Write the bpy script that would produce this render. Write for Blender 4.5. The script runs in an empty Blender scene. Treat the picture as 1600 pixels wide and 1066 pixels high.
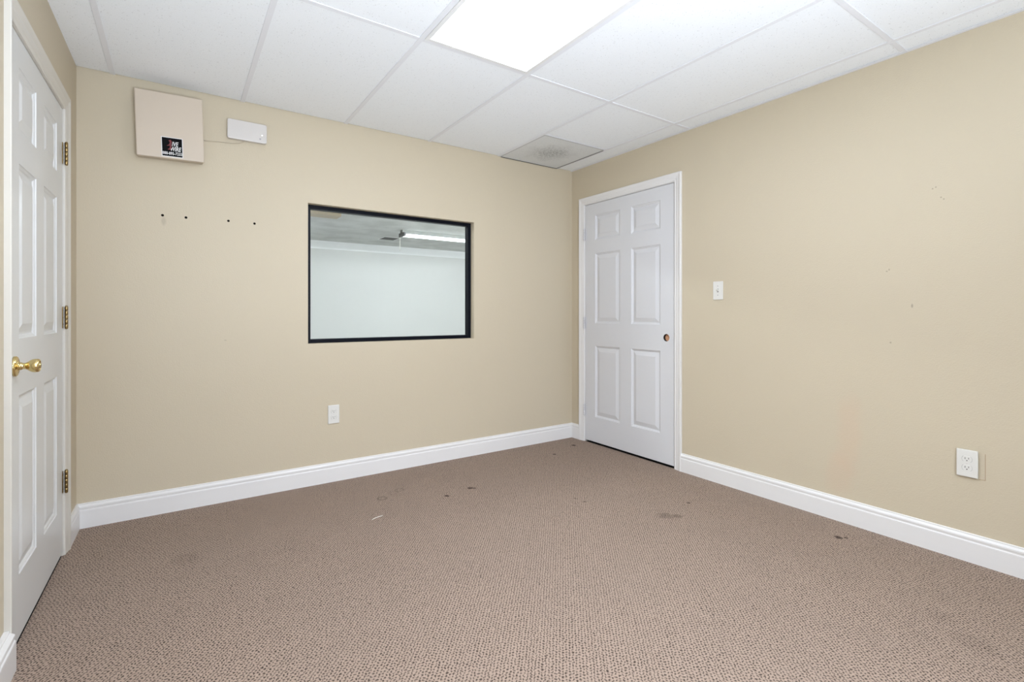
import bpy, bmesh, math, random
from mathutils import Vector, Matrix
random.seed(7)
SC = bpy.context.scene
COL = SC.collection
PI = math.pi

# ------------------------------------------------------------------ camera
CAM = (-2.9398, -3.3644, 1.1136)
cd = bpy.data.cameras.new('camera')
cam = bpy.data.objects.new('camera', cd)
COL.objects.link(cam)
cam.location = CAM
cam.rotation_euler = (PI/2, 0, -0.5972)
cd.sensor_width = 36.0
cd.lens = 770.43/1600*36.0
cd.shift_y = -(533-489.19)/1600
cd.clip_start = 0.02
SC.camera = cam

# ------------------------------------------------------------------ world, light level
w = bpy.data.worlds.new('world'); SC.world = w
w.use_nodes = True
w.node_tree.nodes['Background'].inputs[0].default_value = (0.75, 0.85, 1.0, 1)
w.node_tree.nodes['Background'].inputs[1].default_value = 0.0
SC.view_settings.view_transform = 'Standard'
SC.view_settings.look = 'None'
SC.view_settings.exposure = 0.56
SC.view_settings.gamma = 1.0
SC.view_settings.use_curve_mapping = False
TROFFER = 7.2          # radiance of the fluorescent troffers
TUBE = 3.0
TUBE_H = 122.0             # radiance of the added out-of-view fill tubes in the next room

def area(name, loc, direction, sx, sy, power, col=(1, 1, 1)):
    l = bpy.data.lights.new(name, 'AREA'); l.shape = 'RECTANGLE'
    l.size = sx; l.size_y = sy; l.energy = power; l.color = col
    o = bpy.data.objects.new(name, l); COL.objects.link(o)
    o.location = loc
    o.rotation_euler = Vector(direction).to_track_quat('-Z', 'Y').to_euler()
    return o
# added daylight fill, placed outside the made-up window behind the camera
area('added_daylight', (-2.35, -5.02, 1.45), (0, 1, 0.0), 1.5, 1.1, 6, (0.84, 0.96, 1.08))
# added fill light behind the camera, aimed up to brighten the ceiling
fl = area('added_ceiling_fill', (-2.42, -4.15, 0.70), (0.06, 0.52, 1), 1.4, 1.2, 52, (0.89, 1.0, 1.16))
fl.data.spread = math.radians(125)

# second added fill light, high behind the camera, aimed at the window wall
f2 = area('added_wall_fill', (-2.55, -4.5, 1.75), (0.32, 1, -0.48), 0.9, 0.6, 16.5, (0.92, 1.0, 1.13))
f2.data.spread = math.radians(95)

# ------------------------------------------------------------------ dimensions
W, CH, LY = 3.3675, 2.383, -0.01146
FRONT = -4.9            # wall behind the camera

class Frame:
    """s runs along the wall, t out of it into the room, z up"""
    def __init__(s, o, d, n): s.o, s.d, s.n = Vector(o), Vector(d), Vector(n)
    def p(s, a, t, z): return s.o + s.d*a + s.n*t + Vector((0, 0, z))
FB = Frame((0, 0, 0), (1, 0, 0), (0, -1, 0))              # back wall, s = world x
FR = Frame((0, 0, 0), (0, -1, 0), (-1, 0, 0))             # right wall, s = -y
FL = Frame((-W, 0, 0), (math.sin(LY), -math.cos(LY), 0), (math.cos(LY), math.sin(LY), 0))
FF = Frame((0, FRONT, 0), (1, 0, 0), (0, 1, 0))           # wall behind the camera
FX = Frame((0, 5.75, 0), (1, 0, 0), (0, -1, 0))           # far wall of the next room

# ------------------------------------------------------------------ materials
def mat(name, col, rough=.6, metal=0, spec=.5, **k):
    m = bpy.data.materials.new(name); m.use_nodes = True
    b = m.node_tree.nodes['Principled BSDF']
    b.inputs['Base Color'].default_value = (*col, 1)
    b.inputs['Roughness'].default_value = rough
    b.inputs['Metallic'].default_value = metal
    b.inputs['Specular IOR Level'].default_value = spec
    for a, v in k.items(): b.inputs[a.replace('_', ' ')].default_value = v
    return m

class NT:
    """tiny node helper"""
    def __init__(s, m):
        s.t = m.node_tree; s.b = s.t.nodes['Principled BSDF']
    def n(s, typ, **k):
        x = s.t.nodes.new(typ)
        for a, v in k.items(): setattr(x, a, v)
        return x
    def l(s, a, b): s.t.links.new(a, b)
    def m(s, op, a, b=None, c=None, clamp=False):
        x = s.n('ShaderNodeMath', operation=op); x.use_clamp = clamp
        for i, v in enumerate((a, b, c)):
            if v is None: continue
            if hasattr(v, 'links'): s.l(v, x.inputs[i])
            else: x.inputs[i].default_value = v
        return x.outputs[0]
    def pos(s):
        return s.n('ShaderNodeNewGeometry').outputs['Position']
    def noise(s, scale, detail=2, rough=.5, vec=None):
        x = s.n('ShaderNodeTexNoise'); x.inputs['Scale'].default_value = scale
        x.inputs['Detail'].default_value = detail; x.inputs['Roughness'].default_value = rough
        s.l(vec if vec is not None else s.pos(), x.inputs['Vector']); return x.outputs[0]
    def mix(s, f, a, b, blend='MIX'):
        x = s.n('ShaderNodeMix', data_type='RGBA', blend_type=blend)
        for i, v in ((0, f), (6, a), (7, b)):
            if hasattr(v, 'links'): s.l(v, x.inputs[i])
            elif i == 0: x.inputs[0].default_value = v
            else: x.inputs[i].default_value = (*v, 1)
        return x.outputs[2]
    def ramp(s, f, p0, p1, a=0., b=1.):
        x = s.n('ShaderNodeMapRange'); x.interpolation_type = 'SMOOTHSTEP'
        s.l(f, x.inputs[0]); x.inputs[1].default_value = p0; x.inputs[2].default_value = p1
        x.inputs[3].default_value = a; x.inputs[4].default_value = b
        return x.outputs[0]
    def bump(s, h, strength, dist):
        x = s.n('ShaderNodeBump'); x.inputs['Strength'].default_value = strength
        x.inputs['Distance'].default_value = dist
        s.l(h, x.inputs['Height']); s.l(x.outputs[0], s.b.inputs['Normal'])
    def dist(s, c, sc=(1, 1, 1)):
        """scaled distance from a world point"""
        a = s.n('ShaderNodeVectorMath', operation='SUBTRACT'); s.l(s.pos(), a.inputs[0]); a.inputs[1].default_value = c
        b = s.n('ShaderNodeVectorMath', operation='MULTIPLY'); s.l(a.outputs[0], b.inputs[0]); b.inputs[1].default_value = sc
        d = s.n('ShaderNodeVectorMath', operation='LENGTH'); s.l(b.outputs[0], d.inputs[0])
        return d.outputs['Value']
    def color(s, c): s.l(c, s.b.inputs['Base Color'])

WALLC = (0.575, 0.500, 0.372)
def wall_paint(name, stain=False):
    m = mat(name, WALLC, .55, spec=.35); q = NT(m)
    f = q.ramp(q.noise(1.3, 3), .3, .7, 0, .10)
    c = q.mix(f, WALLC, (0.545, 0.468, 0.338))
    if stain:
        for cc, sc, k in (((0, -2.21, .47), (1, 13, 3.6), .28), ((0, -2.16, .25), (1, 12, 7), .25)):
            d = q.dist(cc, sc)
            d = q.m('ADD', d, q.m('MULTIPLY', q.m('SUBTRACT', q.noise(9, 3), .5), .9))
            c = q.mix(q.ramp(d, .35, 1.05, k, 0), c, (0.62, 0.44, 0.31))
        for cc, sc in (((0, -2.481, 1.148), (1, 160, 70)), ((0, -2.394, .966), (1, 170, 170)),
                       ((0, -2.559, 1.698), (1, 200, 200)), ((0, -2.571, 1.703), (1, 200, 200)),
                       ((0, -2.590, 1.652), (1, 200, 200)), ((0, -2.600, 1.642), (1, 200, 200)),
                       ((0, -2.388, 1.330), (1, 220, 150)), ((0, -2.378, 1.322), (1, 150, 220))):
            d = q.dist(cc, sc)
            c = q.mix(q.ramp(d, .3, 1.0, .45, 0), c, (0.14, 0.11, 0.08))
    else:
        for cc, sc in (((-3.0, 0, 1.625), (60, 1, 30)), ((-2.702, 0, .952), (90, 1, 160))):
            d = q.dist(cc, sc)
            c = q.mix(q.ramp(d, .3, 1.0, .25, 0), c, (0.2, 0.16, 0.12))
    q.color(c)
    q.bump(q.m('ADD', q.noise(150, 3), q.m('MULTIPLY', q.noise(45, 2), .6)), .5, .0014)
    return m
M_WALL = wall_paint('wall_paint')
M_WALLR = wall_paint('wall_paint_marked', True)
M_TRIM = mat('white_trim_paint', (0.77, 0.755, 0.74), .32, spec=.5)
q = NT(M_TRIM); q.bump(q.noise(70, 2), .08, .001)
M_DOOR = mat('white_door_paint', (0.67, 0.67, 0.685), .38, spec=.45)
q = NT(M_DOOR); q.bump(q.noise(90, 2), .10, .0008)
M_DOORL = mat('ivory_door_paint', (0.68, 0.68, 0.665), .35, spec=.5)
q = NT(M_DOORL); q.bump(q.noise(90, 2), .10, .0008)
M_CASEL = mat('ivory_casing_paint', (0.65, 0.62, 0.56), .35, spec=.5)
M_DARK = mat('painted_shade_black', (0.01, 0.01, 0.01), .9, spec=.1)  # near-black painted in for unlit space behind doors and above tiles
M_BLACK = mat('black_window_metal', (0.003, 0.004, 0.008), .4, spec=.12)
M_WHITEP = mat('white_plastic', (0.72, 0.705, 0.66), .3)
M_WHITEG = mat('grey_white_plastic', (0.64, 0.605, 0.57), .35)
M_SLOT = mat('socket_slot', (0.05, 0.045, 0.04), .6)
M_HOLE = mat('black_hole', (0.01, 0.008, 0.006), .9, spec=.05)
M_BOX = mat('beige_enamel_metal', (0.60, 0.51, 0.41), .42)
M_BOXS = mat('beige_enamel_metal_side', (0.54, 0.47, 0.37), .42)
M_BRASS = mat('polished_brass', (0.72, 0.57, 0.27), .16, 1.0)
M_BRASSD = mat('aged_brass', (0.30, 0.21, 0.09), .34, 1.0)
M_SCREW = mat('dark_screw', (0.06, 0.045, 0.02), .4, .8)
M_WOOD = mat('raw_wood', (0.50, 0.22, 0.10), .8)
q = NT(M_WOOD); q.color(q.mix(q.noise(120, 3), (0.55, 0.24, 0.12), (0.90, 0.52, 0.30)))
M_BORE = mat('bore_shade', (0.02, 0.012, 0.008), .9)  # shade inside the knob bore, put into the colour
M_STBLK = mat('sticker_black', (0.004, 0.004, 0.005), .6, spec=.08)
M_STWHT = mat('sticker_white', (0.75, 0.74, 0.73), .4)
M_STRED = mat('sticker_red', (0.16, 0.015, 0.02), .4)
M_CABLE = mat('painted_cable', (0.52, 0.45, 0.34), .6)
M_THREAD = mat('white_thread', (0.85, 0.82, 0.74), .8)
M_CAULK = mat('brown_line', (0.36, 0.24, 0.14), .8)

# ceiling tile : white mineral fibre with pinholes and fissures
M_TILE = mat('mineral_fibre_tile', (0.905, 0.93, 0.95), .9, spec=.1); q = NT(M_TILE)
v = q.n('ShaderNodeTexVoronoi'); v.inputs['Scale'].default_value = 95; q.l(q.pos(), v.inputs['Vector'])
pin = q.ramp(v.outputs['Distance'], .12, .30, 1, 0)
sel = q.ramp(q.noise(70, 2), .50, .60)
pin = q.m('MULTIPLY', pin, sel)
fine = q.noise(420, 2)
c = q.mix(q.m('MULTIPLY', pin, .48), (0.905, 0.93, 0.95), (0.42, 0.42, 0.41))
c = q.mix(q.ramp(fine, .35, .65, .10, 0), c, (0.55, 0.56, 0.56))
q.color(c)
q.bump(q.m('SUBTRACT', q.m('MULTIPLY', q.noise(240, 3), .8), pin), .35, .0015)
M_TEE = mat('white_grid_enamel', (0.80, 0.81, 0.84), .45)
M_LFRAME = mat('fixture_white_enamel', (0.80, 0.80, 0.79), .35)

# return grille: perforated grey metal, dusty in the middle
M_GRILLE = mat('perforated_grille', (0.42, 0.43, 0.43), .6); q = NT(M_GRILLE)
v = q.n('ShaderNodeTexVoronoi'); v.inputs['Scale'].default_value = 75; v.inputs['Randomness'].default_value = .15
q.l(q.pos(), v.inputs['Vector'])
hol = q.ramp(v.outputs['Distance'], .20, .34, 1, 0)
d = q.dist((-.475, -.30, CH), (1, 1, 0))
dust = q.ramp(q.m('ADD', d, q.m('MULTIPLY', q.noise(14, 3), .16)), .10, .33, 1, 0)
c = q.mix(q.m('MULTIPLY', hol, .5), (0.72, 0.735, 0.73), (0.34, 0.35, 0.35))
blot = q.ramp(q.noise(70, 2, .7), .42, .62)
c = q.mix(q.m('MULTIPLY', q.m('ADD', .25, q.m('MULTIPLY', blot, .6)), q.m('MULTIPLY', dust, .75)), c, (0.12, 0.13, 0.12))
q.color(c)

# carpet : looped berber, light yarn with dark pits in rows
M_CARPET = mat('looped_carpet', (0.40, 0.31, 0.26), .95, spec=.08); q = NT(M_CARPET)
mp = q.n('ShaderNodeMapping'); mp.inputs['Rotation'].default_value = (0, 0, .70)
q.l(q.pos(), mp.inputs['Vector'])
sx = q.n('ShaderNodeSeparateXYZ'); q.l(mp.outputs[0], sx.inputs[0])
off = q.n('ShaderNodeVectorMath', operation='ADD'); q.l(mp.outputs[0], off.inputs[0]); off.inputs[1].default_value = (3.1, 7.7, 0)
wx = q.m('MULTIPLY', q.m('SUBTRACT', q.noise(62, 3, .6, vec=mp.outputs[0]), .5), .0185)
wy = q.m('MULTIPLY', q.m('SUBTRACT', q.noise(62, 3, .6, vec=off.outputs[0]), .5), .0185)
u_ = q.m('MULTIPLY', q.m('ADD', sx.outputs[0], wx), 2*PI/.0108)
wn = q.n('ShaderNodeTexWhiteNoise', noise_dimensions='1D'); q.l(q.m('FLOOR', q.m('ADD', q.m('DIVIDE', u_, 2*PI), .5)), wn.inputs['W'])
v_ = q.m('MULTIPLY', q.m('ADD', sx.outputs[1], wy), 2*PI/.0122)
v_ = q.m('ADD', v_, q.m('ADD', q.m('MULTIPLY', wn.outputs['Value'], 3.0), q.m('MULTIPLY', q.m('SINE', q.m('MULTIPLY', u_, .5)), 1.2)))
h = q.m('ADD', q.m('MULTIPLY', q.m('ADD', q.m('COSINE', u_), q.m('COSINE', v_)), .25), .5)   # 0 pit .. 1 top
h = q.m('ADD', h, q.m('MULTIPLY', q.m('SUBTRACT', q.noise(230, 3, .6), .5), .85))
pit = q.ramp(h, .02, .60, 1, 0)
light, darkc = (0.395, 0.298, 0.236), (0.022, 0.015, 0.012)
c = q.mix(q.m('MULTIPLY', pit, .90), light, darkc)
big = q.ramp(q.noise(1.7, 4, .6), .38, .68, 0, .12)
c = q.mix(big, c, (0.225, 0.18, 0.148))
c = q.mix(q.ramp(q.noise(5.5, 3, .6), .5, .75, 0, .16), c, (0.26, 0.20, 0.16))
for (x, y, r, k) in ((-1.58, -.659, .018, .85), (-1.396, -.625, .022, .85), (-1.375, -.64, .014, .7), (-.226, -2.253, .022, .85),
                     (-.20, -2.275, .012, .7), (-.179, -.225, .026, .8), (-.479, -.339, .018, .8), (-.719, -1.60, .050, .32),
                     (-.67, -1.64, .03, .35), (-.458, -1.557, .013, .7), (-2.906, -.684, .07, .12), (-.71, -2.869, .07, .12),
                     (-.963, -1.128, .012, .5), (-.62, -2.75, .05, .10), (-.95, -1.2, .012, .5)):
    d = q.m('ADD', q.dist((x, y, 0), (1/r, 1/r, 0)), q.m('MULTIPLY', q.m('SUBTRACT', q.noise(60, 2), .5), .9))
    c = q.mix(q.ramp(d, .45, 1.1, k, 0), c, (0.045, 0.03, 0.025))
for (x, y, r, k) in ((-1.92, -.478, .030, .55), (-1.782, -.403, .030, .35), (-1.83, -.43, .03, .2)):
    d = q.dist((x, y, 0), (1/r, 1/r, 0))
    ring = q.m('SUBTRACT', 1, q.m('MULTIPLY', q.m('ABSOLUTE', q.m('SUBTRACT', d, .85)), 3.5), clamp=True)
    c = q.mix(q.m('MULTIPLY', ring, k), c, (0.05, 0.035, 0.03))
q.color(c)
q.bump(h, .7, .003)

def emis(name, col, s):
    m = bpy.data.materials.new(name); m.use_nodes = True
    t = m.node_tree; t.nodes.clear()
    e = t.nodes.new('ShaderNodeEmission'); o = t.nodes.new('ShaderNodeOutputMaterial')
    e.inputs[0].default_value = (*col, 1); e.inputs[1].default_value = s
    t.links.new(e.outputs[0], o.inputs[0]); return m
M_DIFF = emis('lit_acrylic_diffuser', (0.935, 1.0, 1.13), TROFFER)
M_DIFF2 = emis('added_diffuser_dim', (0.96, 1.0, 1.07), TROFFER*.3)
M_TUBE = emis('lit_fluorescent_tube', (0.93, 0.98, 1.0), TUBE)
M_TUBEH = emis('added_fill_tube', (0.93, 0.98, 1.0), TUBE_H)
M_LED = emis('lit_status_lamp', (1, 1, 1), 1.6)

# clear pane
M_GLASS = bpy.data.materials.new('clear_pane'); M_GLASS.use_nodes = True
t = M_GLASS.node_tree; t.nodes.clear()
tr = t.nodes.new('ShaderNodeBsdfTransparent'); tr.inputs[0].default_value = (0.95, 0.98, 0.98, 1)
gl = t.nodes.new('ShaderNodeBsdfGlossy'); gl.inputs['Roughness'].default_value = 0.0
fr = t.nodes.new('ShaderNodeFresnel'); fr.inputs[0].default_value = 1.45
mx = t.nodes.new('ShaderNodeMixShader'); ou = t.nodes.new('ShaderNodeOutputMaterial')
t.links.new(fr.outputs[0], mx.inputs[0]); t.links.new(tr.outputs[0], mx.inputs[1]); t.links.new(gl.outputs[0], mx.inputs[2])
t.links.new(mx.outputs[0], ou.inputs[0])

M_WALL2 = mat('pale_grey_wall_paint', (0.72, 0.73, 0.725), .7)
M_CEIL2 = mat('textured_grey_ceiling', (0.56, 0.575, 0.56), .9); q = NT(M_CEIL2)
q.color(q.mix(q.ramp(q.noise(3.0, 4), .35, .65), (0.50, 0.51, 0.50), (0.60, 0.61, 0.60))); q.bump(q.noise(25, 3), .5, .006)
M_CROWN = mat('bright_crown_paint', (0.93, 0.945, 0.97), .4)
M_FLOOR2 = mat('pale_vinyl_floor', (0.70, 0.69, 0.66), .5)
M_BEIGE2 = mat('tan_painted_soffit', (0.42, 0.35, 0.25), .7)

# ------------------------------------------------------------------ mesh helpers
def quad_box(bm, P, mi=0):
    """P: 8 corners, order (s0 t0 z0, s1 t0 z0, s1 t1 z0, s0 t1 z0, then z1)"""
    v = [bm.verts.new(p) for p in P]
    fs = [bm.faces.new([v[i] for i in f]) for f in ((0, 1, 2, 3), (4, 5, 6, 7), (0, 1, 5, 4), (1, 2, 6, 5), (2, 3, 7, 6), (3, 0, 4, 7))]
    for f in fs: f.material_index = mi
    return v, fs
def fbox(bm, F, s0, s1, t0, t1, z0, z1, bev=0, mi=0, seg=2):
    b = bmesh.new()
    quad_box(b, [F.p(s, t, z) for z in (z0, z1) for s, t in ((s0, t0), (s1, t0), (s1, t1), (s0, t1))], mi)
    bmesh.ops.recalc_face_normals(b, faces=b.faces)
    if bev:
        bmesh.ops.bevel(b, geom=list(b.edges), offset=bev, segments=seg, affect='EDGES', profile=.5)
        for f in b.faces: f.material_index = mi
    me = bpy.data.meshes.new('tmp'); b.to_mesh(me); b.free(); bm.from_mesh(me); bpy.data.meshes.remove(me)
WF = Frame((0, 0, 0), (1, 0, 0), (0, 1, 0))
def wbox(bm, x0, x1, y0, y1, z0, z1, bev=0, mi=0): fbox(bm, WF, x0, x1, y0, y1, z0, z1, bev, mi)

def lathe(bm, F, s, z, prof, n=32, mi=0, ax='t'):
    """prof [(t, r)] turned about the wall normal through (s, z)"""
    rings = []
    for t_, r in prof:
        ring = []
        for i in range(n):
            a = 2*PI*i/n
            if ax == 't': ring.append(bm.verts.new(F.p(s + r*math.cos(a), t_, z + r*math.sin(a))))
            else: ring.append(bm.verts.new(F.p(s + r*math.cos(a), z + r*math.sin(a), t_)))   # vertical: z arg is the t centre
        rings.append(ring)
    for a, b in zip(rings, rings[1:]):
        for i in range(n):
            f = bm.faces.new((a[i], a[(i+1) % n], b[(i+1) % n], b[i])); f.material_index = mi; f.smooth = True
    for r in (rings[0], rings[-1]):
        f = bm.faces.new(r); f.material_index = mi

def obj(name, bm, mats, parent=None, origin=None, smooth=False, recalc=True):
    if recalc: bmesh.ops.recalc_face_normals(bm, faces=bm.faces)
    if smooth:
        for f in bm.faces: f.smooth = True
    if parent is not None:
        origin = parent['_o']
    elif origin is None:
        vs = [v.co for v in bm.verts]
        origin = ((min(v.x for v in vs)+max(v.x for v in vs))/2, (min(v.y for v in vs)+max(v.y for v in vs))/2, min(v.z for v in vs))
    o_ = Vector(origin)
    for v in bm.verts: v.co -= o_
    me = bpy.data.meshes.new(name); bm.to_mesh(me); bm.free()
    for m in (mats if isinstance(mats, (list, tuple)) else [mats]): me.materials.append(m)
    o = bpy.data.objects.new(name, me); COL.objects.link(o)
    o['_o'] = tuple(o_)
    if parent is None: o.location = o_
    else: o.parent = parent
    return o
def empty(name, loc):
    o = bpy.data.objects.new(name, None); COL.objects.link(o); o.location = loc; o['_o'] = tuple(loc)
    o.empty_display_size = .1; return o
def tag(o, label, cat=None, group=None, kind=None):
    o['label'] = label
    if cat: o['category'] = cat
    if group: o['group'] = group
    if kind: o['kind'] = kind
    return o
def nb(): return bmesh.new()

def cells(bm, F, ss, zs, holes, t0, t1):
    for i in range(len(ss)-1):
        for j in range(len(zs)-1):
            if (i, j) in holes: continue
            fbox(bm, F, ss[i], ss[i+1], t0, t1, zs[j], zs[j+1])

# ------------------------------------------------------------------ room shell
TOPZ = CH + .16
TH = .115
WX0, WX1, WZ0, WZ1 = -2.2405, -1.0122, .9148, 1.8233       # interior window opening
bm = nb(); cells(bm, FB, [-W-.15, WX0, WX1, .12], [0, WZ0, WZ1, TOPZ], {(1, 1)}, -TH, 0)
wall_back = tag(obj('wall_back', bm, M_WALL), 'beige painted wall with the black-framed window and four screw holes', 'wall', kind='structure')

RD = (.1772, 1.1001)    # right door leaf
bm = nb(); cells(bm, FR, [-.0, RD[0]-.026, RD[1]+.026, -FRONT+.1], [0, 2.071, TOPZ], {(1, 0)}, -TH, 0)
wall_right = tag(obj('wall_right', bm, M_WALLR), 'beige painted wall with white door, switch and faint orange stain', 'wall', kind='structure')

LD = (.340, 1.170)      # left door leaf
bm = nb(); cells(bm, FL, [0, LD[0]-.026, LD[1]+.026, -FRONT+.2], [0, 2.071, TOPZ], {(1, 0)}, -TH, 0)
wall_left = tag(obj('wall_left', bm, M_WALL), 'beige painted wall around the door with the brass knob', 'wall', kind='structure')

bm = nb(); cells(bm, FF, [-W-.2, -3.15, -1.55, .12], [0, .85, 2.05, TOPZ], {(1, 1)}, -TH, 0)
wall_front = tag(obj('wall_front', bm, M_WALL), 'beige painted wall behind the viewpoint with an added window opening', 'wall', kind='structure')

bm = nb(); wbox(bm, -W-.2, .12, FRONT-.12, 0.0, -.06, 0)
floor = tag(obj('floor', bm, M_CARPET, origin=(0, 0, 0)), 'mauve brown looped carpet with small dark stains', 'floor', kind='structure')

# ---- ceiling: plenum slab, grid and lay-in tiles
ceiling = empty('ceiling', (-W/2, -2.4, CH)); tag(ceiling, 'white suspended ceiling of speckled lay-in tiles in a thin grid', 'ceiling', kind='structure')
bm = nb(); wbox(bm, -W-.2, .12, FRONT-.12, .0, CH+.14, CH+.2)
tag(obj('plenum_slab', bm, M_DARK, ceiling), 'dark slab hidden above the tiles')
GX = [-3.222, -2.612, -2.002, -1.392, -.782, -.172]
GY = [-1.235, -2.455, -3.675]
def tile(x0, x1, y0, y1):
    bm = nb(); wbox(bm, x0+.001, x1-.001, y0+.001, y1-.001, CH+.0035, CH+.018)
    return obj('ceiling_tile', bm, M_TILE, ceiling)
xs = [-W-.04] + GX + [-.004]; ys = [FRONT+.004] + GY[::-1] + [-.005]
for i in range(len(xs)-1):
    for j in range(len(ys)-1):
        x0, x1, y0, y1 = xs[i], xs[i+1], ys[j], ys[j+1]
        if i == 0: x0 = -W-.03
        if i == 3 and j in (0, 2): continue                      # troffers
        if i == 5 and j == 3:
            tile(x0, x1, y0, -.603)                              # half tile beside the grille
            continue
        tile(x0, x1, y0, y1)
def bar(x0, x1, y0, y1):
    bm = nb(); wbox(bm, x0, x1, y0, y1, CH, CH+.003, .0006)
    fz = .0015
    if x1-x0 < y1-y0: wbox(bm, (x0+x1)/2-fz, (x0+x1)/2+fz, y0, y1, CH+.003, CH+.035)
    else: wbox(bm, x0, x1, (y0+y1)/2-fz, (y0+y1)/2+fz, CH+.003, CH+.035)
    return obj('grid_bar', bm, M_TEE, ceiling)
for x in GX: bar(x-.012, x+.012, FRONT, 0)
for y in GY:
    xx = [-W-.03] + GX + [0]
    for a, b in zip(xx, xx[1:]): bar(a+.0125, b-(.0125 if b else 0), y-.012, y+.012)
bar(GX[4]+.0125, GX[5]-.0125, -.603, -.591)
bm = nb(); wbox(bm, -.022, 0, FRONT, 0, CH-.001, CH+.0015); obj('wall_angle', bm, M_TEE, ceiling)

# ---- baseboards
BP = [(0, 0), (.0150, 0), (.0150, .088), (.0145, .092), (.0125, .095), (.0125, .101), (.0140, .105), (.0135, .112), (.0095, .118), (.0070, .1205), (.0070, .125), (.0055, .1275), (0, .1275)]
def baseboard(name, F, a, b, label, cuta=0, cutb=0, k=1.0):
    """cut: mitre amount per unit of thickness at each end"""
    bm = nb(); R = []
    for s, c in ((a, cuta), (b, cutb)):
        R.append([bm.verts.new(F.p(s + c*t_*k, t_*k, z)) for t_, z in BP])
    n = len(BP)
    for i in range(n): bm.faces.new((R[0][i], R[0][(i+1) % n], R[1][(i+1) % n], R[1][i]))
    bm.faces.new(R[0]); bm.faces.new(R[1])
    return tag(obj(name, bm, M_TRIM), label, 'baseboard', kind='structure')
baseboard('baseboard_back', FB, -W, 0, 'white baseboard along the window wall', 1, -1)
baseboard('baseboard_right', FR, 1.1675, -FRONT, 'long white baseboard on the wall with the light switch')
baseboard('baseboard_right.001', FR, 0, .1130, 'short white baseboard piece between corner and right door', 1, 0)
baseboard('baseboard_left', FL, 0, .262, 'short white baseboard piece between hinge side of left door and corner', 1, 0)
baseboard('baseboard_left.001', FL, 1.2235, -FRONT, 'white baseboard at the lower left beside the knob side of the door', 0, 0, 1.9)
baseboard('baseboard_front', FF, -W-.03, 0, 'white baseboard behind the viewpoint', 1, -1)

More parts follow.
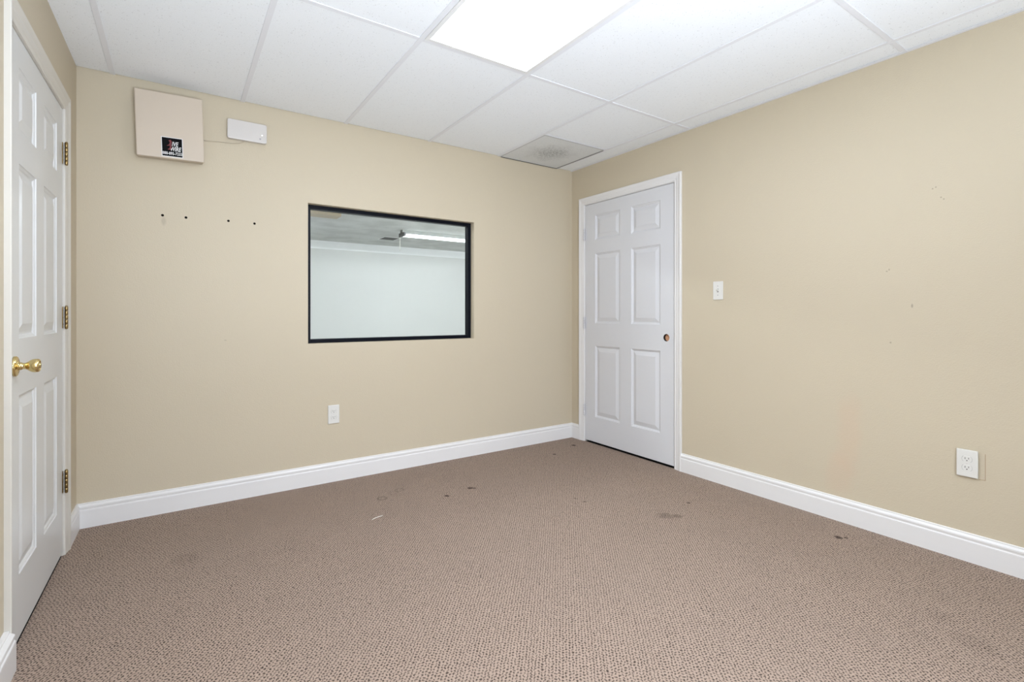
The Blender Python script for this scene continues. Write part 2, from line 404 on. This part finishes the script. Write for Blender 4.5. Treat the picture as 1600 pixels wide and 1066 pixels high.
# ------------------------------------------------------------------ doors
ZR = [.017, .229, .835, 1.027, 1.62, 1.735, 1.945, 2.045]
def make_door(name, F, a0, a1, matd, matc, cw, hinge_z, hmat, hole=False, kn=1.0):
    """hinges at a0, latch edge at a1"""
    root = empty(name, F.p((a0+a1)/2, 0, 0)); Wd = a1-a0
    # leaf --------------------------------------------------------------
    p = (Wd-.36)/2
    S = [0, .12, .12+p, .24+p, .24+2*p, Wd]
    bm = nb(); T = -.001
    P = lambda s, t_, z: F.p(a0+s, t_, z)
    def face(pts): return bm.faces.new([bm.verts.new(x) for x in pts])
    hs, hz, hr = Wd-.066, .934, .0268
    for i in range(5):
        for j in range(7):
            if i in (1, 3) and j in (1, 3, 5): continue
            c = [(S[i], ZR[j]), (S[i+1], ZR[j]), (S[i+1], ZR[j+1]), (S[i], ZR[j+1])]
            if hole and i == 4 and j == 2:
                x0, x1, z0, z1 = S[4], S[5], ZR[2], ZR[3]
                angs = [2*PI*k/32 for k in range(32)] + [math.atan2(zc-hz, xc-hs) % (2*PI) for xc in (x0, x1) for zc in (z0, z1)]
                angs.sort(); inn, out, bk = [], [], []
                for a in angs:
                    ca, sa = math.cos(a), math.sin(a)
                    r = min(((x1-hs)/ca if ca > 1e-9 else (x0-hs)/ca if ca < -1e-9 else 9), ((z1-hz)/sa if sa > 1e-9 else (z0-hz)/sa if sa < -1e-9 else 9))
                    inn.append(bm.verts.new(P(hs+hr*ca, T, hz+hr*sa))); out.append(bm.verts.new(P(hs+r*ca, T, hz+r*sa)))
                    bk.append(bm.verts.new(P(hs+hr*ca, T-.035, hz+hr*sa)))
                n = len(angs)
                for k in range(n):
                    bm.faces.new((inn[k], inn[(k+1) % n], out[(k+1) % n], out[k]))
                    f = bm.faces.new((inn[k], inn[(k+1) % n], bk[(k+1) % n], bk[k])); f.material_index = 2; f.smooth = True
                f = bm.faces.new([bm.verts.new(v.co + F.n*.013) for v in bk]); f.material_index = 1
                continue
            face([P(s, T, z) for s, z in c])
    z0, z1 = ZR[0], ZR[-1]
    for s in (0, Wd): face([P(s, T, z0), P(s, T, z1), P(s, T-.035, z1), P(s, T-.035, z0)])
    for z in (z0, z1): face([P(0, T, z), P(Wd, T, z), P(Wd, T-.035, z), P(0, T-.035, z)])
    if not hole: face([P(0, T-.035, z0), P(Wd, T-.035, z0), P(Wd, T-.035, z1), P(0, T-.035, z1)])
    leaf = obj('door_leaf', bm, [matd, M_WOOD, M_BORE], root, recalc=False)
    # moulded panels ------------------------------------------------------
    for i in (1, 3):
        for j in (1, 3, 5):
            b = nb(); rings = []
            for off, dep in ((0, 0), (.002, .0035), (.009, .0065), (.013, .0105), (.019, .0105), (.046, .0025), (.049, .0018)):
                rings.append([b.verts.new(P(s, T-dep, z)) for s, z in ((S[i]+off, ZR[j]+off), (S[i+1]-off, ZR[j]+off), (S[i+1]-off, ZR[j+1]-off), (S[i]+off, ZR[j+1]-off))])
            for A, B in zip(rings, rings[1:]):
                for k in range(4): b.faces.new((A[k], A[(k+1) % 4], B[(k+1) % 4], B[k]))
            b.faces.new(rings[-1])
            obj('door_panel', b, matd, leaf)
    # jamb with stop -------------------------------------------------------
    bm = nb(); g = .0035
    for s0, s1 in ((a0-.022, a0-g), (a1+g, a1+.022)): fbox(bm, F, s0, s1, -TH, .0005, 0, 2.048)
    fbox(bm, F, a0-.022, a1+.022, -TH, .0005, 2.0485, 2.0705)
    for s0, s1 in ((a0-g, a0+.009), (a1-.009, a1+g)): fbox(bm, F, s0, s1, -.075, -.0365, 0, 2.04)
    fbox(bm, F, a0, a1, -.075, -.0365, 2.037, 2.0485)
    obj('door_jamb', bm, matc, root)
    # casing ---------------------------------------------------------------
    CP = [(0, 0), (0, .0065), (.003, .0085), (.009, .0090), (.013, .0075), (.017, .0090), (.024, .0110), (.036, .0120), (.044, .0150), (.052, .0175), (.058, .0175), (.060, .0150), (.060, 0)]
    bm = nb(); i0, i1, it = a0-.008, a1+.008, 2.052; R = []; kk = cw/.060
    for st in range(4):
        row = []
        for u, d in CP:
            u *= kk
            u2 = u*kn
            s, z = ((i0-u, 0), (i0-u, it+u), (i1+u2, it+u), (i1+u2, 0))[st]
            row.append(bm.verts.new(F.p(s, d, z)))
        R.append(row)
    n = len(CP)
    for A, B in zip(R, R[1:]):
        for k in range(n): bm.faces.new((A[k], A[(k+1) % n], B[(k+1) % n], B[k]))
    bm.faces.new(R[0]); bm.faces.new(R[3])
    obj('door_casing', bm, matc, root)
    # hinges ---------------------------------------------------------------
    for z in hinge_z:
        bm = nb(); s = a0-.002
        for k in range(5):
            za, zb = z+k*.0202, z+k*.0202+.0192
            lathe(bm, F, s, .0125, [(za, .0056), (za+.0006, .0062), (zb-.0006, .0062), (zb, .0056)], 14, 0, 'z')
        lathe(bm, F, s, .0125, [(z-.004, .0025), (z-.002, .005), (z, .005)], 14, 0, 'z')
        lathe(bm, F, s, .0125, [(z+.101, .005), (z+.103, .005), (z+.105, .0025)], 14, 0, 'z')
        h = obj('hinge', bm, hmat, root)
        b = nb(); fbox(b, F, s, s+.013, -.0005, .0022, z+.001, z+.099, .0006)
        for k in range(3): lathe(b, F, s+.0075, z+.018+k*.032, [(.0022, .0030), (.0030, .0026)], 10, 1)
        fbox(b, F, s-.019, s, .0085, .0108, z+.001, z+.099, .0006)
        for k in range(2): lathe(b, F, s-.010, z+.030+k*.040, [(.0108, .0034), (.0114, .0028)], 10, 1)
        obj('hinge_plate', b, [hmat, M_SCREW if hmat is M_BRASSD else hmat], h)
    # closure and floor strip painted black for the shade behind and under the leaf
    bm = nb()
    fbox(bm, F, a0-.12, a1+.12, -.62, -.60, 0, 2.3); fbox(bm, F, a0-.14, a0-.12, -.62, -TH, 0, 2.3); fbox(bm, F, a1+.12, a1+.14, -.62, -TH, 0, 2.3)
    fbox(bm, F, a0-.14, a1+.14, -.62, -TH, 2.28, 2.3); fbox(bm, F, a0, a1, -.62, -.004, -.02, .0012)
    obj('shade_closure', bm, M_DARK, root)
    return root, leaf

door_2, leaf2 = make_door('door_2', FR, RD[0], RD[1], M_DOOR, M_TRIM, .060, (.225, .98, 1.745), M_DOOR, hole=True)
tag(door_2, 'white six-panel door in the right wall with an empty knob hole', 'door', kind='structure')
door_1, leaf1 = make_door('door_1', FL, LD[0], LD[1], M_DOORL, M_CASEL, .070, (.290, 1.043, 1.795), M_BRASSD, kn=.64)
tag(door_1, 'ivory white six-panel door at the left edge with brass knob and hinges', 'door', kind='structure')

# strike plate / latch recess of the right door
bm = nb(); fbox(bm, FR, RD[1]-.0005, RD[1]+.0036, -.028, -.0035, .915, .968, .0005)
tag(obj('latch_recess', bm, M_SLOT, door_2), 'dark empty latch recess')
bm = nb(); fbox(bm, FR, RD[1]+.0034, RD[1]+.0080, -.002, .0014, .905, .975, .0004)
tag(obj('strike_plate', bm, M_BRASSD, door_2), 'brass strike plate edge')

# brass knob on the left door
KS, KZ = 1.108, .938
bm = nb()
lathe(bm, FL, KS, KZ, [(-.001, .0335), (.004, .0335), (.007, .031), (.0085, .026), (.0075, .020), (.010, .016), (.013, .0125), (.0140, .0125)], 40)
knob = tag(obj('door_knob', bm, M_BRASS, door_1), 'polished brass knob with round rose')
bm = nb()
lathe(bm, FL, KS, KZ, [(.013, .0125), (.0150, .0135), (.017, .0120), (.021, .0102), (.026, .0105), (.031, .0130), (.037, .0178), (.043, .0212), (.050, .0226), (.057, .0222), (.0605, .0205), (.0615, .0185), (.0605, .0165), (.0590, .0160)], 40)
obj('knob_grip', bm, M_BRASS, knob)
bm = nb()
lathe(bm, FL, KS, KZ, [(.0585, .0160), (.0600, .0100), (.0620, .0085), (.0640, .0080), (.0640, .0001)], 28)
fbox(bm, FL, KS-.0012, KS+.0012, .0638, .0644, KZ-.005, KZ+.005, 0, 1)
obj('key_cylinder', bm, [M_BRASS, M_SLOT], knob)

# ------------------------------------------------------------------ interior window
win = empty('window_1', FB.p((WX0+WX1)/2, -.05, WZ0)); tag(win, 'black-framed fixed interior window looking into the next room', 'window', kind='structure')
f0, f1, fw = -.050, -.098, .026
def wframe(s0, s1, z0, z1, nm, tt0, tt1, m, bev=.001):
    bm = nb(); fbox(bm, FB, s0, s1, tt1, tt0, z0, z1, bev); return obj(nm, bm, m, win)
e = .0005
wframe(WX0+e, WX0+fw, WZ0+e, WZ1-e, 'window_frame', f0, f1, M_BLACK)
wframe(WX1-fw, WX1-e, WZ0+e, WZ1-e, 'window_frame', f0, f1, M_BLACK)
wframe(WX0+fw, WX1-fw, WZ1-fw, WZ1-e, 'window_frame', f0, f1, M_BLACK)
wframe(WX0+fw, WX1-fw, WZ0+e, WZ0+fw, 'window_frame', f0, f1, M_BLACK)
bm = nb()
v_ = [bm.verts.new(FB.p(s, -.086, z)) for s, z in ((WX0+fw, WZ0+fw), (WX1-fw, WZ0+fw), (WX1-fw, WZ1-fw), (WX0+fw, WZ1-fw))]
bm.faces.new(v_)
tag(obj('window_pane', bm, M_GLASS, win), 'clear slightly green glass pane')

# four anchors holes left in the window wall
for i, (x, z) in enumerate(((-3.005, 1.658), (-2.896, 1.657), (-2.686, 1.660), (-2.548, 1.658))):
    bm = nb(); lathe(bm, FB, x, z, [(-.0005, .0072), (.0008, .0066)], 16)
    o = obj('screw_hole', bm, M_HOLE, wall_back)

# ------------------------------------------------------------------ next room
bm = nb(); cells(bm, FX, [-6.2, 4.2], [0, 2.9], set(), -.1, 0)
tag(obj('wall_far', bm, M_WALL2), 'pale grey far wall seen through the window', 'wall', kind='structure')
bm = nb(); wbox(bm, -6.2, -6.1, TH, 5.75, 0, 2.9); tag(obj('wall_far_left', bm, M_WALL2), 'pale grey left wall of the room beyond the window', 'wall', kind='structure')
bm = nb(); wbox(bm, 4.1, 4.2, TH, 5.75, 0, 2.9); tag(obj('wall_far_right', bm, M_WALL2), 'pale grey right wall of the room beyond the window', 'wall', kind='structure')
bm = nb(); wbox(bm, -6.2, -W-.151, TH-.1, TH, 0, 2.9); wbox(bm, .121, 4.2, TH-.1, TH, 0, 2.9)
wbox(bm, -W-.151, .121, TH-.1+.04, TH, TOPZ+.001, 2.9)
tag(obj('wall_far_near', bm, M_WALL2), 'pale grey wall of the next room continuing beside the window wall', 'wall', kind='structure')
bm = nb(); wbox(bm, -6.2, 4.2, TH, 5.75, -.06, 0); tag(obj('floor.001', bm, M_FLOOR2), 'pale floor of the room beyond the window', 'floor', kind='structure')
bm = nb(); wbox(bm, -6.2, 4.2, TH+.0005, 5.85, CH, CH+.06); tag(obj('ceiling.001', bm, M_CEIL2), 'grey textured ceiling seen through the window', 'ceiling', kind='structure')
CPR = [(0, 2.250), (.010, 2.250), (.014, 2.262), (.016, 2.272), (.030, 2.292), (.052, 2.318), (.070, 2.340), (.078, 2.346), (.090, 2.368), (.092, 2.3825), (0, 2.3825)]
bm = nb(); R = [[bm.verts.new(FX.p(s, t_, z)) for t_, z in CPR] for s in (-6.1, 4.1)]
for i in range(len(CPR)): j = (i+1) % len(CPR); bm.faces.new((R[0][i], R[0][j], R[1][j], R[1][i]))
bm.faces.new(R[0]); bm.faces.new(R[1])
tag(obj('trim_1', bm, M_CROWN), 'white crown moulding on the far wall beyond the window', 'moulding', kind='structure')
bm = nb(); wbox(bm, -6.1, -1.262, 2.84, 3.05, 2.302, CH, .003)
tag(obj('trim_2', bm, M_BEIGE2), 'tan soffit end at the top left corner of the window view', 'soffit', kind='structure')

def strip_light(x0, x1, y0, y1, z, label, mt=None):
    r = empty('strip_light', ((x0+x1)/2, (y0+y1)/2, z))
    tag(r, label, 'light', )
    bm = nb(); wbox(bm, x0, x1, y0+.05, y1-.05, z+.028, CH-.0005, .004); obj('light_body', bm, M_SBODY, r)
    for yy in (y0+.02, y1-.02):
        bm = nb(); n = 14; A = []
        for x in (x0+.03, x1-.03):
            A.append([bm.verts.new((x, yy+.0125*math.cos(2*PI*k/n), z+.015+.0125*math.sin(2*PI*k/n))) for k in range(n)])
        for k in range(n): bm.faces.new((A[0][k], A[0][(k+1) % n], A[1][(k+1) % n], A[1][k])).smooth = True
        bm.faces.new(A[0]); bm.faces.new(A[1]); obj('fluorescent_tube', bm, mt or M_TUBE, r)
    for xa in (x0, x1-.03):
        bm = nb(); wbox(bm, xa, xa+.03, y0-.01, y1+.01, z-.008, z+.05, .003); obj('end_cap', bm, M_SOCK, r)
    return r
M_SBODY = mat('grey_white_fixture_enamel', (0.22, 0.23, 0.22), .6)
M_SOCK = mat('grey_end_cap', (0.12, 0.125, 0.13), .5)
s1 = strip_light(-.10, 1.14, 3.72, 3.92, 2.290, 'twin-tube fluorescent strip light seen through the interior window')
bm = nb(); lathe(bm, WF, -.078, 3.93, [(2.075, .0045), (2.10, .0045), (2.282, .0030)], 8, 0, 'z')
obj('pull_cord', bm, M_WHITEP, s1)
for xx, yy in ((-3.6, 1.4), (-.2, 2.1), (1.5, 2.1)):  # fixtures added out of view to brighten the next room
    strip_light(xx, xx+1.24, yy, yy+.3, 2.290, {-3.6: 'added unseen fill strip light near the window wall of the next room', -.2: 'added unseen fill strip light above the window view in the next room', 1.5: 'added unseen fill strip light right of the window view in the next room'}[xx], M_TUBEH)
vt = empty('ceiling_vent', (.05, 4.75, CH)); tag(vt, 'small dark ceiling vent left of the strip light beyond the window', 'vent')
bm = nb(); wbox(bm, -.10, .20, 4.58, 4.92, CH-.006, CH-.0003, .002); obj('vent_frame', bm, M_LFRAME, vt)
bm = nb(); wbox(bm, -.075, .175, 4.61, 4.89, CH-.0075, CH-.0062); obj('vent_opening', bm, M_SLOT, vt)
for k in range(6):
    bm = nb(); wbox(bm, -.075, .175, 4.635+k*.045, 4.645+k*.045, CH-.0095, CH-.0076); obj('vent_slat', bm, M_SOCK, vt)

# ------------------------------------------------------------------ troffers
def troffer(j, label, mx_=True):
    x0, x1 = GX[2]+.013, GX[3]-.013
    y0, y1 = ((GY[1], GY[0]), (FRONT+.01, GY[2]))[j]
    y0 += .013; y1 -= .013
    r = empty('ceiling_light', ((x0+x1)/2, (y0+y1)/2, CH)); tag(r, label, 'light')
    bm = nb(); fwid = .020
    for a in ((x0, x1, y0, y0+fwid), (x0, x1, y1-fwid, y1), (x0, x0+fwid, y0+fwid, y1-fwid), (x1-fwid, x1, y0+fwid, y1-fwid)):
        wbox(bm, a[0], a[1], a[2], a[3], CH-.0035, CH+.012, .0015)
    obj('light_frame', bm, M_LFRAME, r)
    bm = nb(); wbox(bm, x0, x1, y0, y1, CH+.0125, CH+.09); obj('light_housing', bm, M_LFRAME, r)
    bm = nb(); wbox(bm, x0+fwid+.0005, x1-fwid-.0005, y0+fwid+.0005, y1-fwid-.0005, CH+.002, CH+.006)
    tag(obj('light_diffuser', bm, (M_DIFF, M_DIFF2)[j], r), 'glowing white acrylic diffuser')
troffer(0, 'lit rectangular ceiling light panel set in the tile grid')
troffer(1, 'added unseen ceiling light panel behind the viewpoint')  # added out of view as fill, dimmer than the visible panel

# ------------------------------------------------------------------ return grille
gr = empty('ceiling_vent', (-.477, -.30, CH)); tag(gr, 'square grey perforated ceiling vent with dusty centre near the corner', 'vent')
bm = nb(); wbox(bm, GX[4]+.013, GX[5]-.013, -.589, -.006, CH+.001, CH+.004, .0005); obj('grille_plate', bm, M_GRILLE, gr)
M_GFR = mat('grille_edge_grey', (0.5, 0.51, 0.51), .5)
bm = nb()
gx0, gx1, gy0, gy1 = GX[4]+.0125, GX[5]-.0125, -.5895, -.0055
for a in ((gx0, gx1, gy0, gy0+.008), (gx0, gx1, gy1-.008, gy1), (gx0, gx0+.008, gy0+.008, gy1-.008), (gx1-.008, gx1, gy0+.008, gy1-.008)):
    wbox(bm, *a, CH-.001, CH+.0009, .0004)
obj('grille_frame', bm, M_GFR, gr)
bm = nb(); wbox(bm, gx1-.001, gx1+.003, gy0+.01, gy1, CH-.003, CH-.0012); wbox(bm, gx0+.01, gx1, gy1, gy1+.0035, CH-.004, CH-.0012)
obj('grille_gap', bm, M_SLOT, gr)

# ------------------------------------------------------------------ alarm box on the window wall
def rot_y(objs_bm, cx_, cz_, a):
    m = Matrix.Translation((cx_, 0, cz_)) @ Matrix.Rotation(a, 4, 'Y') @ Matrix.Translation((-cx_, 0, -cz_))
    for v in objs_bm.verts: v.co = m @ v.co
BXC, BZC, BA = -2.969, 2.139, -.030
box = empty('alarm_box', (BXC, 0, BZC-.178)); tag(box, 'square beige metal alarm box high on the wall with black sticker', 'alarm')
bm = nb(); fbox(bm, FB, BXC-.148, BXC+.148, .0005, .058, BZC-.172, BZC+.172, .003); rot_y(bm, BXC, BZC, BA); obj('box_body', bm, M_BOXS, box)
bm = nb(); fbox(bm, FB, BXC-.154, BXC+.154, .048, .075, BZC-.178, BZC+.178, .006, 0, 3); rot_y(bm, BXC, BZC, BA); cover = obj('box_cover', bm, M_BOX, box)
SX, SZ = -2.9635, 2.0235
bm = nb(); fbox(bm, FB, SX-.049, SX+.049, .0751, .0755, SZ-.0535, SZ+.0535); rot_y(bm, BXC, BZC, BA); obj('sticker_border', bm, M_STWHT, cover)
bm = nb(); fbox(bm, FB, SX-.0455, SX+.0455, .0755, .0759, SZ-.050, SZ+.050); rot_y(bm, BXC, BZC, BA); obj('sticker', bm, M_STBLK, cover)
def text(body, size, x, z, yoff, m, parent, name, shear=0, sxk=1, pivot=None):
    c = bpy.data.curves.new('t', 'FONT'); c.body = body; c.size = size; c.align_x = 'CENTER'; c.align_y = 'CENTER'; c.shear = shear
    c.extrude = .0001; c.offset = size*.018
    o = bpy.data.objects.new('t', c); COL.objects.link(o)
    bpy.context.view_layer.update()
    me = bpy.data.meshes.new_from_object(o); bpy.data.objects.remove(o); bpy.data.curves.remove(c)
    b = nb(); b.from_mesh(me); bpy.data.meshes.remove(me)
    for v in b.verts: v.co = Vector((x+v.co.x*sxk, -yoff-v.co.z, z+v.co.y))
    if pivot: rot_y(b, *pivot)
    return obj(name, b, m, parent)
PV = (BXC, BZC, BA)
text('IVE', .034, SX+.012, SZ+.017, .0761, M_STWHT, cover, 'lettering', .25, .62, PV)
text('WIRE', .034, SX+.014, SZ-.010, .0761, M_STWHT, cover, 'lettering', .25, .60, PV)
text('888-895-7233', .0215, SX, SZ-.035, .0761, M_STWHT, cover, 'lettering', 0, .74, PV)
# red swash in front of the words
bm = nb()
pts = [(-.006, .040), (-.016, .036), (-.010, .026), (-.014, .014), (-.026, .004), (-.010, .008), (-.012, -.006), (-.022, -.014), (-.008, -.016), (-.003, -.002), (-.004, .016), (-.001, .030)]
top = [bm.verts.new((SX+x, -.0763, SZ+z)) for x, z in pts]; bot = [bm.verts.new((SX+x, -.0759, SZ+z)) for x, z in pts]
bm.faces.new(top); bm.faces.new(bot)
for k in range(len(pts)): j = (k+1) % len(pts); bm.faces.new((top[k], top[j], bot[j], bot[k]))
rot_y(bm, *PV); tag(obj('emblem', bm, M_STRED, cover), 'red swash emblem')

# white sensor unit
un = empty('wireless_unit', (-2.589, 0, 2.146)); tag(un, 'small white plastic wall unit with lit lamp right of the alarm box', 'alarm')
def rrect_prism(bm, F, s0, s1, z0, z1, t0, t1, r, ed=.003, n=6):
    loops = []
    for t_, ins in ((t0, ed*.6), (t0+ed, 0), (t1-ed, 0), (t1-ed*.3, ed*.45), (t1, ed*1.4)):
        L_ = []
        for (cs, cz, a) in ((s1-r, z1-r, 0), (s0+r, z1-r, 90), (s0+r, z0+r, 180), (s1-r, z0+r, 270)):
            for k in range(n+1):
                aa = math.radians(a+90*k/n); L_.append(bm.verts.new(F.p(cs+(r-ins)*math.cos(aa), t_, cz+(r-ins)*math.sin(aa))))
        loops.append(L_)
    m_ = len(loops[0])
    for A, B in zip(loops, loops[1:]):
        for k in range(m_): bm.faces.new((A[k], A[(k+1) % m_], B[(k+1) % m_], B[k]))
    bm.faces.new(loops[0]); bm.faces.new(loops[-1])
bm = nb(); rrect_prism(bm, FB, -2.694, -2.484, 2.146, 2.261, .004, .031, .011); obj('unit_case', bm, M_WHITEG, un)
bm = nb(); fbox(bm, FB, -2.680, -2.498, .0003, .0045, 2.156, 2.252); obj('back_plate', bm, M_WHITEG, un)
bm = nb(); lathe(bm, FB, -2.510, 2.193, [(.0308, .0035), (.0318, .003)], 14); tag(obj('status_lamp', bm, M_LED, un), 'small lit white lamp')
bm = nb(); lathe(bm, FB, -2.521, 2.169, [(.0308, .0050), (.0314, .0048)], 16); tag(obj('maker_mark', bm, mat('mark_grey', (0.38, 0.36, 0.38), .4), un), 'small grey round mark')
# cable
def tube(bm, pts, r, n=8):
    rings = []
    for i, p in enumerate(pts):
        a = Vector(pts[max(i-1, 0)]); b = Vector(pts[min(i+1, len(pts)-1)]); d = (b-a).normalized()
        up = Vector((0, 0, 1)) if abs(d.z) < .9 else Vector((1, 0, 0)); u = d.cross(up).normalized(); v = u.cross(d)
        rings.append([bm.verts.new(Vector(p)+u*r*math.cos(2*PI*k/n)+v*r*math.sin(2*PI*k/n)) for k in range(n)])
    for A, B in zip(rings, rings[1:]):
        for k in range(n): bm.faces.new((A[k], A[(k+1) % n], B[(k+1) % n], B[k])).smooth = True
    bm.faces.new(rings[0]); bm.faces.new(rings[-1])
bm = nb(); tube(bm, [(-2.816, -.0055, 2.111), (-2.79, -.0045, 2.114), (-2.74, -.0035, 2.119), (-2.70, -.0035, 2.121), (-2.66, -.0035, 2.1235), (-2.63, -.004, 2.130), (-2.61, -.006, 2.140), (-2.600, -.010, 2.150)], .0024)
tag(obj('cable', bm, M_CABLE), 'thin painted cable from the alarm box to the white unit', 'cable')

# ------------------------------------------------------------------ outlets and switch
def outlet(F, s, z, label, t0=.0):
    r = empty('wall_outlet', F.p(s, 0, z-.061)); tag(r, label, 'outlet')
    if t0: 
        b = nb(); fbox(b, F, s-.020, s+.020, 0, t0, z-.04, z+.04); obj('junction_box', b, M_SLOT, r)
    bm = nb(); rrect_prism(bm, F, s-.0365, s+.0365, z-.061, z+.061, t0, t0+.007, .004, .0028, 4); plate = obj('cover_plate', bm, M_WHITEP, r)
    T0 = t0+.007
    for dz in (.0195, -.0195):
        b = nb(); pts = []
        for k in range(28):
            a = 2*PI*k/28; x = .0170*math.cos(a); y = max(-.0125, min(.0125, .0170*math.sin(a))); pts.append((x, y))
        A = [b.verts.new(F.p(s+x, T0-.002, z+dz+y)) for x, y in pts]; B = [b.verts.new(F.p(s+x, T0+.0012, z+dz+y)) for x, y in pts]
        for k in range(28): b.faces.new((A[k], A[(k+1) % 28], B[(k+1) % 28], B[k]))
        b.faces.new(A); b.faces.new(B); rc = obj('receptacle', b, M_WHITEP, r)
        b = nb()
        fbox(b, F, s-.0072, s-.0050, T0+.0010, T0+.0014, z+dz-.001, z+dz+.007); fbox(b, F, s+.0050, s+.0070, T0+.0010, T0+.0014, z+dz+.000, z+dz+.007)
        lathe(b, F, s, z+dz-.0065, [(T0+.0010, .0024), (T0+.0014, .0024)], 10)
        obj('slot', b, M_SLOT, rc)
        b = nb(); n = 28; rr = []
        for ri in (.0172, .0181):
            rr.append([b.verts.new(F.p(s+ri*math.cos(2*PI*k/n), T0+.0002, z+dz+max(-.0130, min(.0130, ri*math.sin(2*PI*k/n))))) for k in range(n)])
        for k in range(n):
            try: b.faces.new((rr[0][k], rr[0][(k+1) % n], rr[1][(k+1) % n], rr[1][k]))
            except ValueError: pass
        obj('receptacle_gap', b, M_SHG, rc)
    b = nb(); lathe(b, F, s, z, [(T0-.0005, .003), (T0+.0008, .0028)], 12); obj('screw', b, M_WHITEG, r)
    return r
M_SHG = mat('seam_grey', (0.30, 0.29, 0.28), .7)
outlet(FB, -2.081, .4435, 'white duplex wall outlet below the interior window', .001)
r2 = outlet(FR, 2.684, .4395, 'white duplex wall outlet low on the right wall above the baseboard', .006)
bm = nb(); fbox(bm, FR, 2.7415, 2.743, 0, .0008, .377, .492); fbox(bm, FR, 2.722, 2.743, 0, .0008, .3755, .377)  # thin brown lines right of and below the cover plate
tag(obj('plate_outline', bm, M_CAULK, r2), 'thin brown outline right of the plate')

sw = empty('light_switch', FR.p(1.450, 0, 1.199)); tag(sw, 'white toggle light switch right of the white door', 'switch')
SS, SZZ = 1.450, 1.2605
bm = nb(); rrect_prism(bm, FR, SS-.036, SS+.036, SZZ-.0605, SZZ+.0605, .0005, .0065, .004, .0028, 4); obj('cover_plate', bm, M_WHITEP, sw)
bm = nb(); fbox(bm, FR, SS-.0055, SS+.0055, .0063, .0068, SZZ-.012, SZZ+.012); obj('toggle_slot', bm, M_SHG, sw)
bm = nb()
quad_box(bm, [FR.p(s, t_, z) for (t_, z) in (((.004), SZZ-.006), ((.004), SZZ+.006)) for s, t_, z in ()] or
         [FR.p(SS-.0042, .006, SZZ-.004), FR.p(SS+.0042, .006, SZZ-.004), FR.p(SS+.0038, .018, SZZ+.004), FR.p(SS-.0038, .018, SZZ+.004),
          FR.p(SS-.0042, .006, SZZ+.008), FR.p(SS+.0042, .006, SZZ+.008), FR.p(SS+.0038, .017, SZZ+.010), FR.p(SS-.0038, .017, SZZ+.010)])
obj('toggle', bm, M_WHITEP, sw)
for dz in (.030, -.030):
    bm = nb(); lathe(bm, FR, SS, SZZ+dz, [(.006, .0030), (.0072, .0028)], 12); obj('screw', bm, M_SHG, sw)

# ------------------------------------------------------------------ thread on the carpet
bm = nb(); tube(bm, [(-2.074, -.756, .0045), (-2.058, -.750, .0065), (-2.040, -.7425, .006), (-2.022, -.741, .0065), (-2.008, -.735, .0045)], .0016, 6)
tag(obj('thread', bm, M_THREAD), 'short white thread lying on the carpet in front of the back wall', 'thread')

# made-up window behind the camera (frame only), goes with the added daylight
w2 = empty('added_window', (-2.35, FRONT, .85)); tag(w2, 'added window in the unseen wall behind the viewpoint', 'window', kind='structure')
for a in ((-3.15, -1.55, .85, .90), (-3.15, -1.55, 2.0, 2.05), (-3.15, -3.10, .9, 2.0), (-1.60, -1.55, .9, 2.0), (-2.375, -2.325, .9, 2.0)):
    bm = nb(); fbox(bm, FF, a[0], a[1], -.09, -.03, a[2], a[3], .002); obj('window_frame', bm, M_TRIM, w2)

for o in bpy.data.objects:
    if '_o' in o: del o['_o']
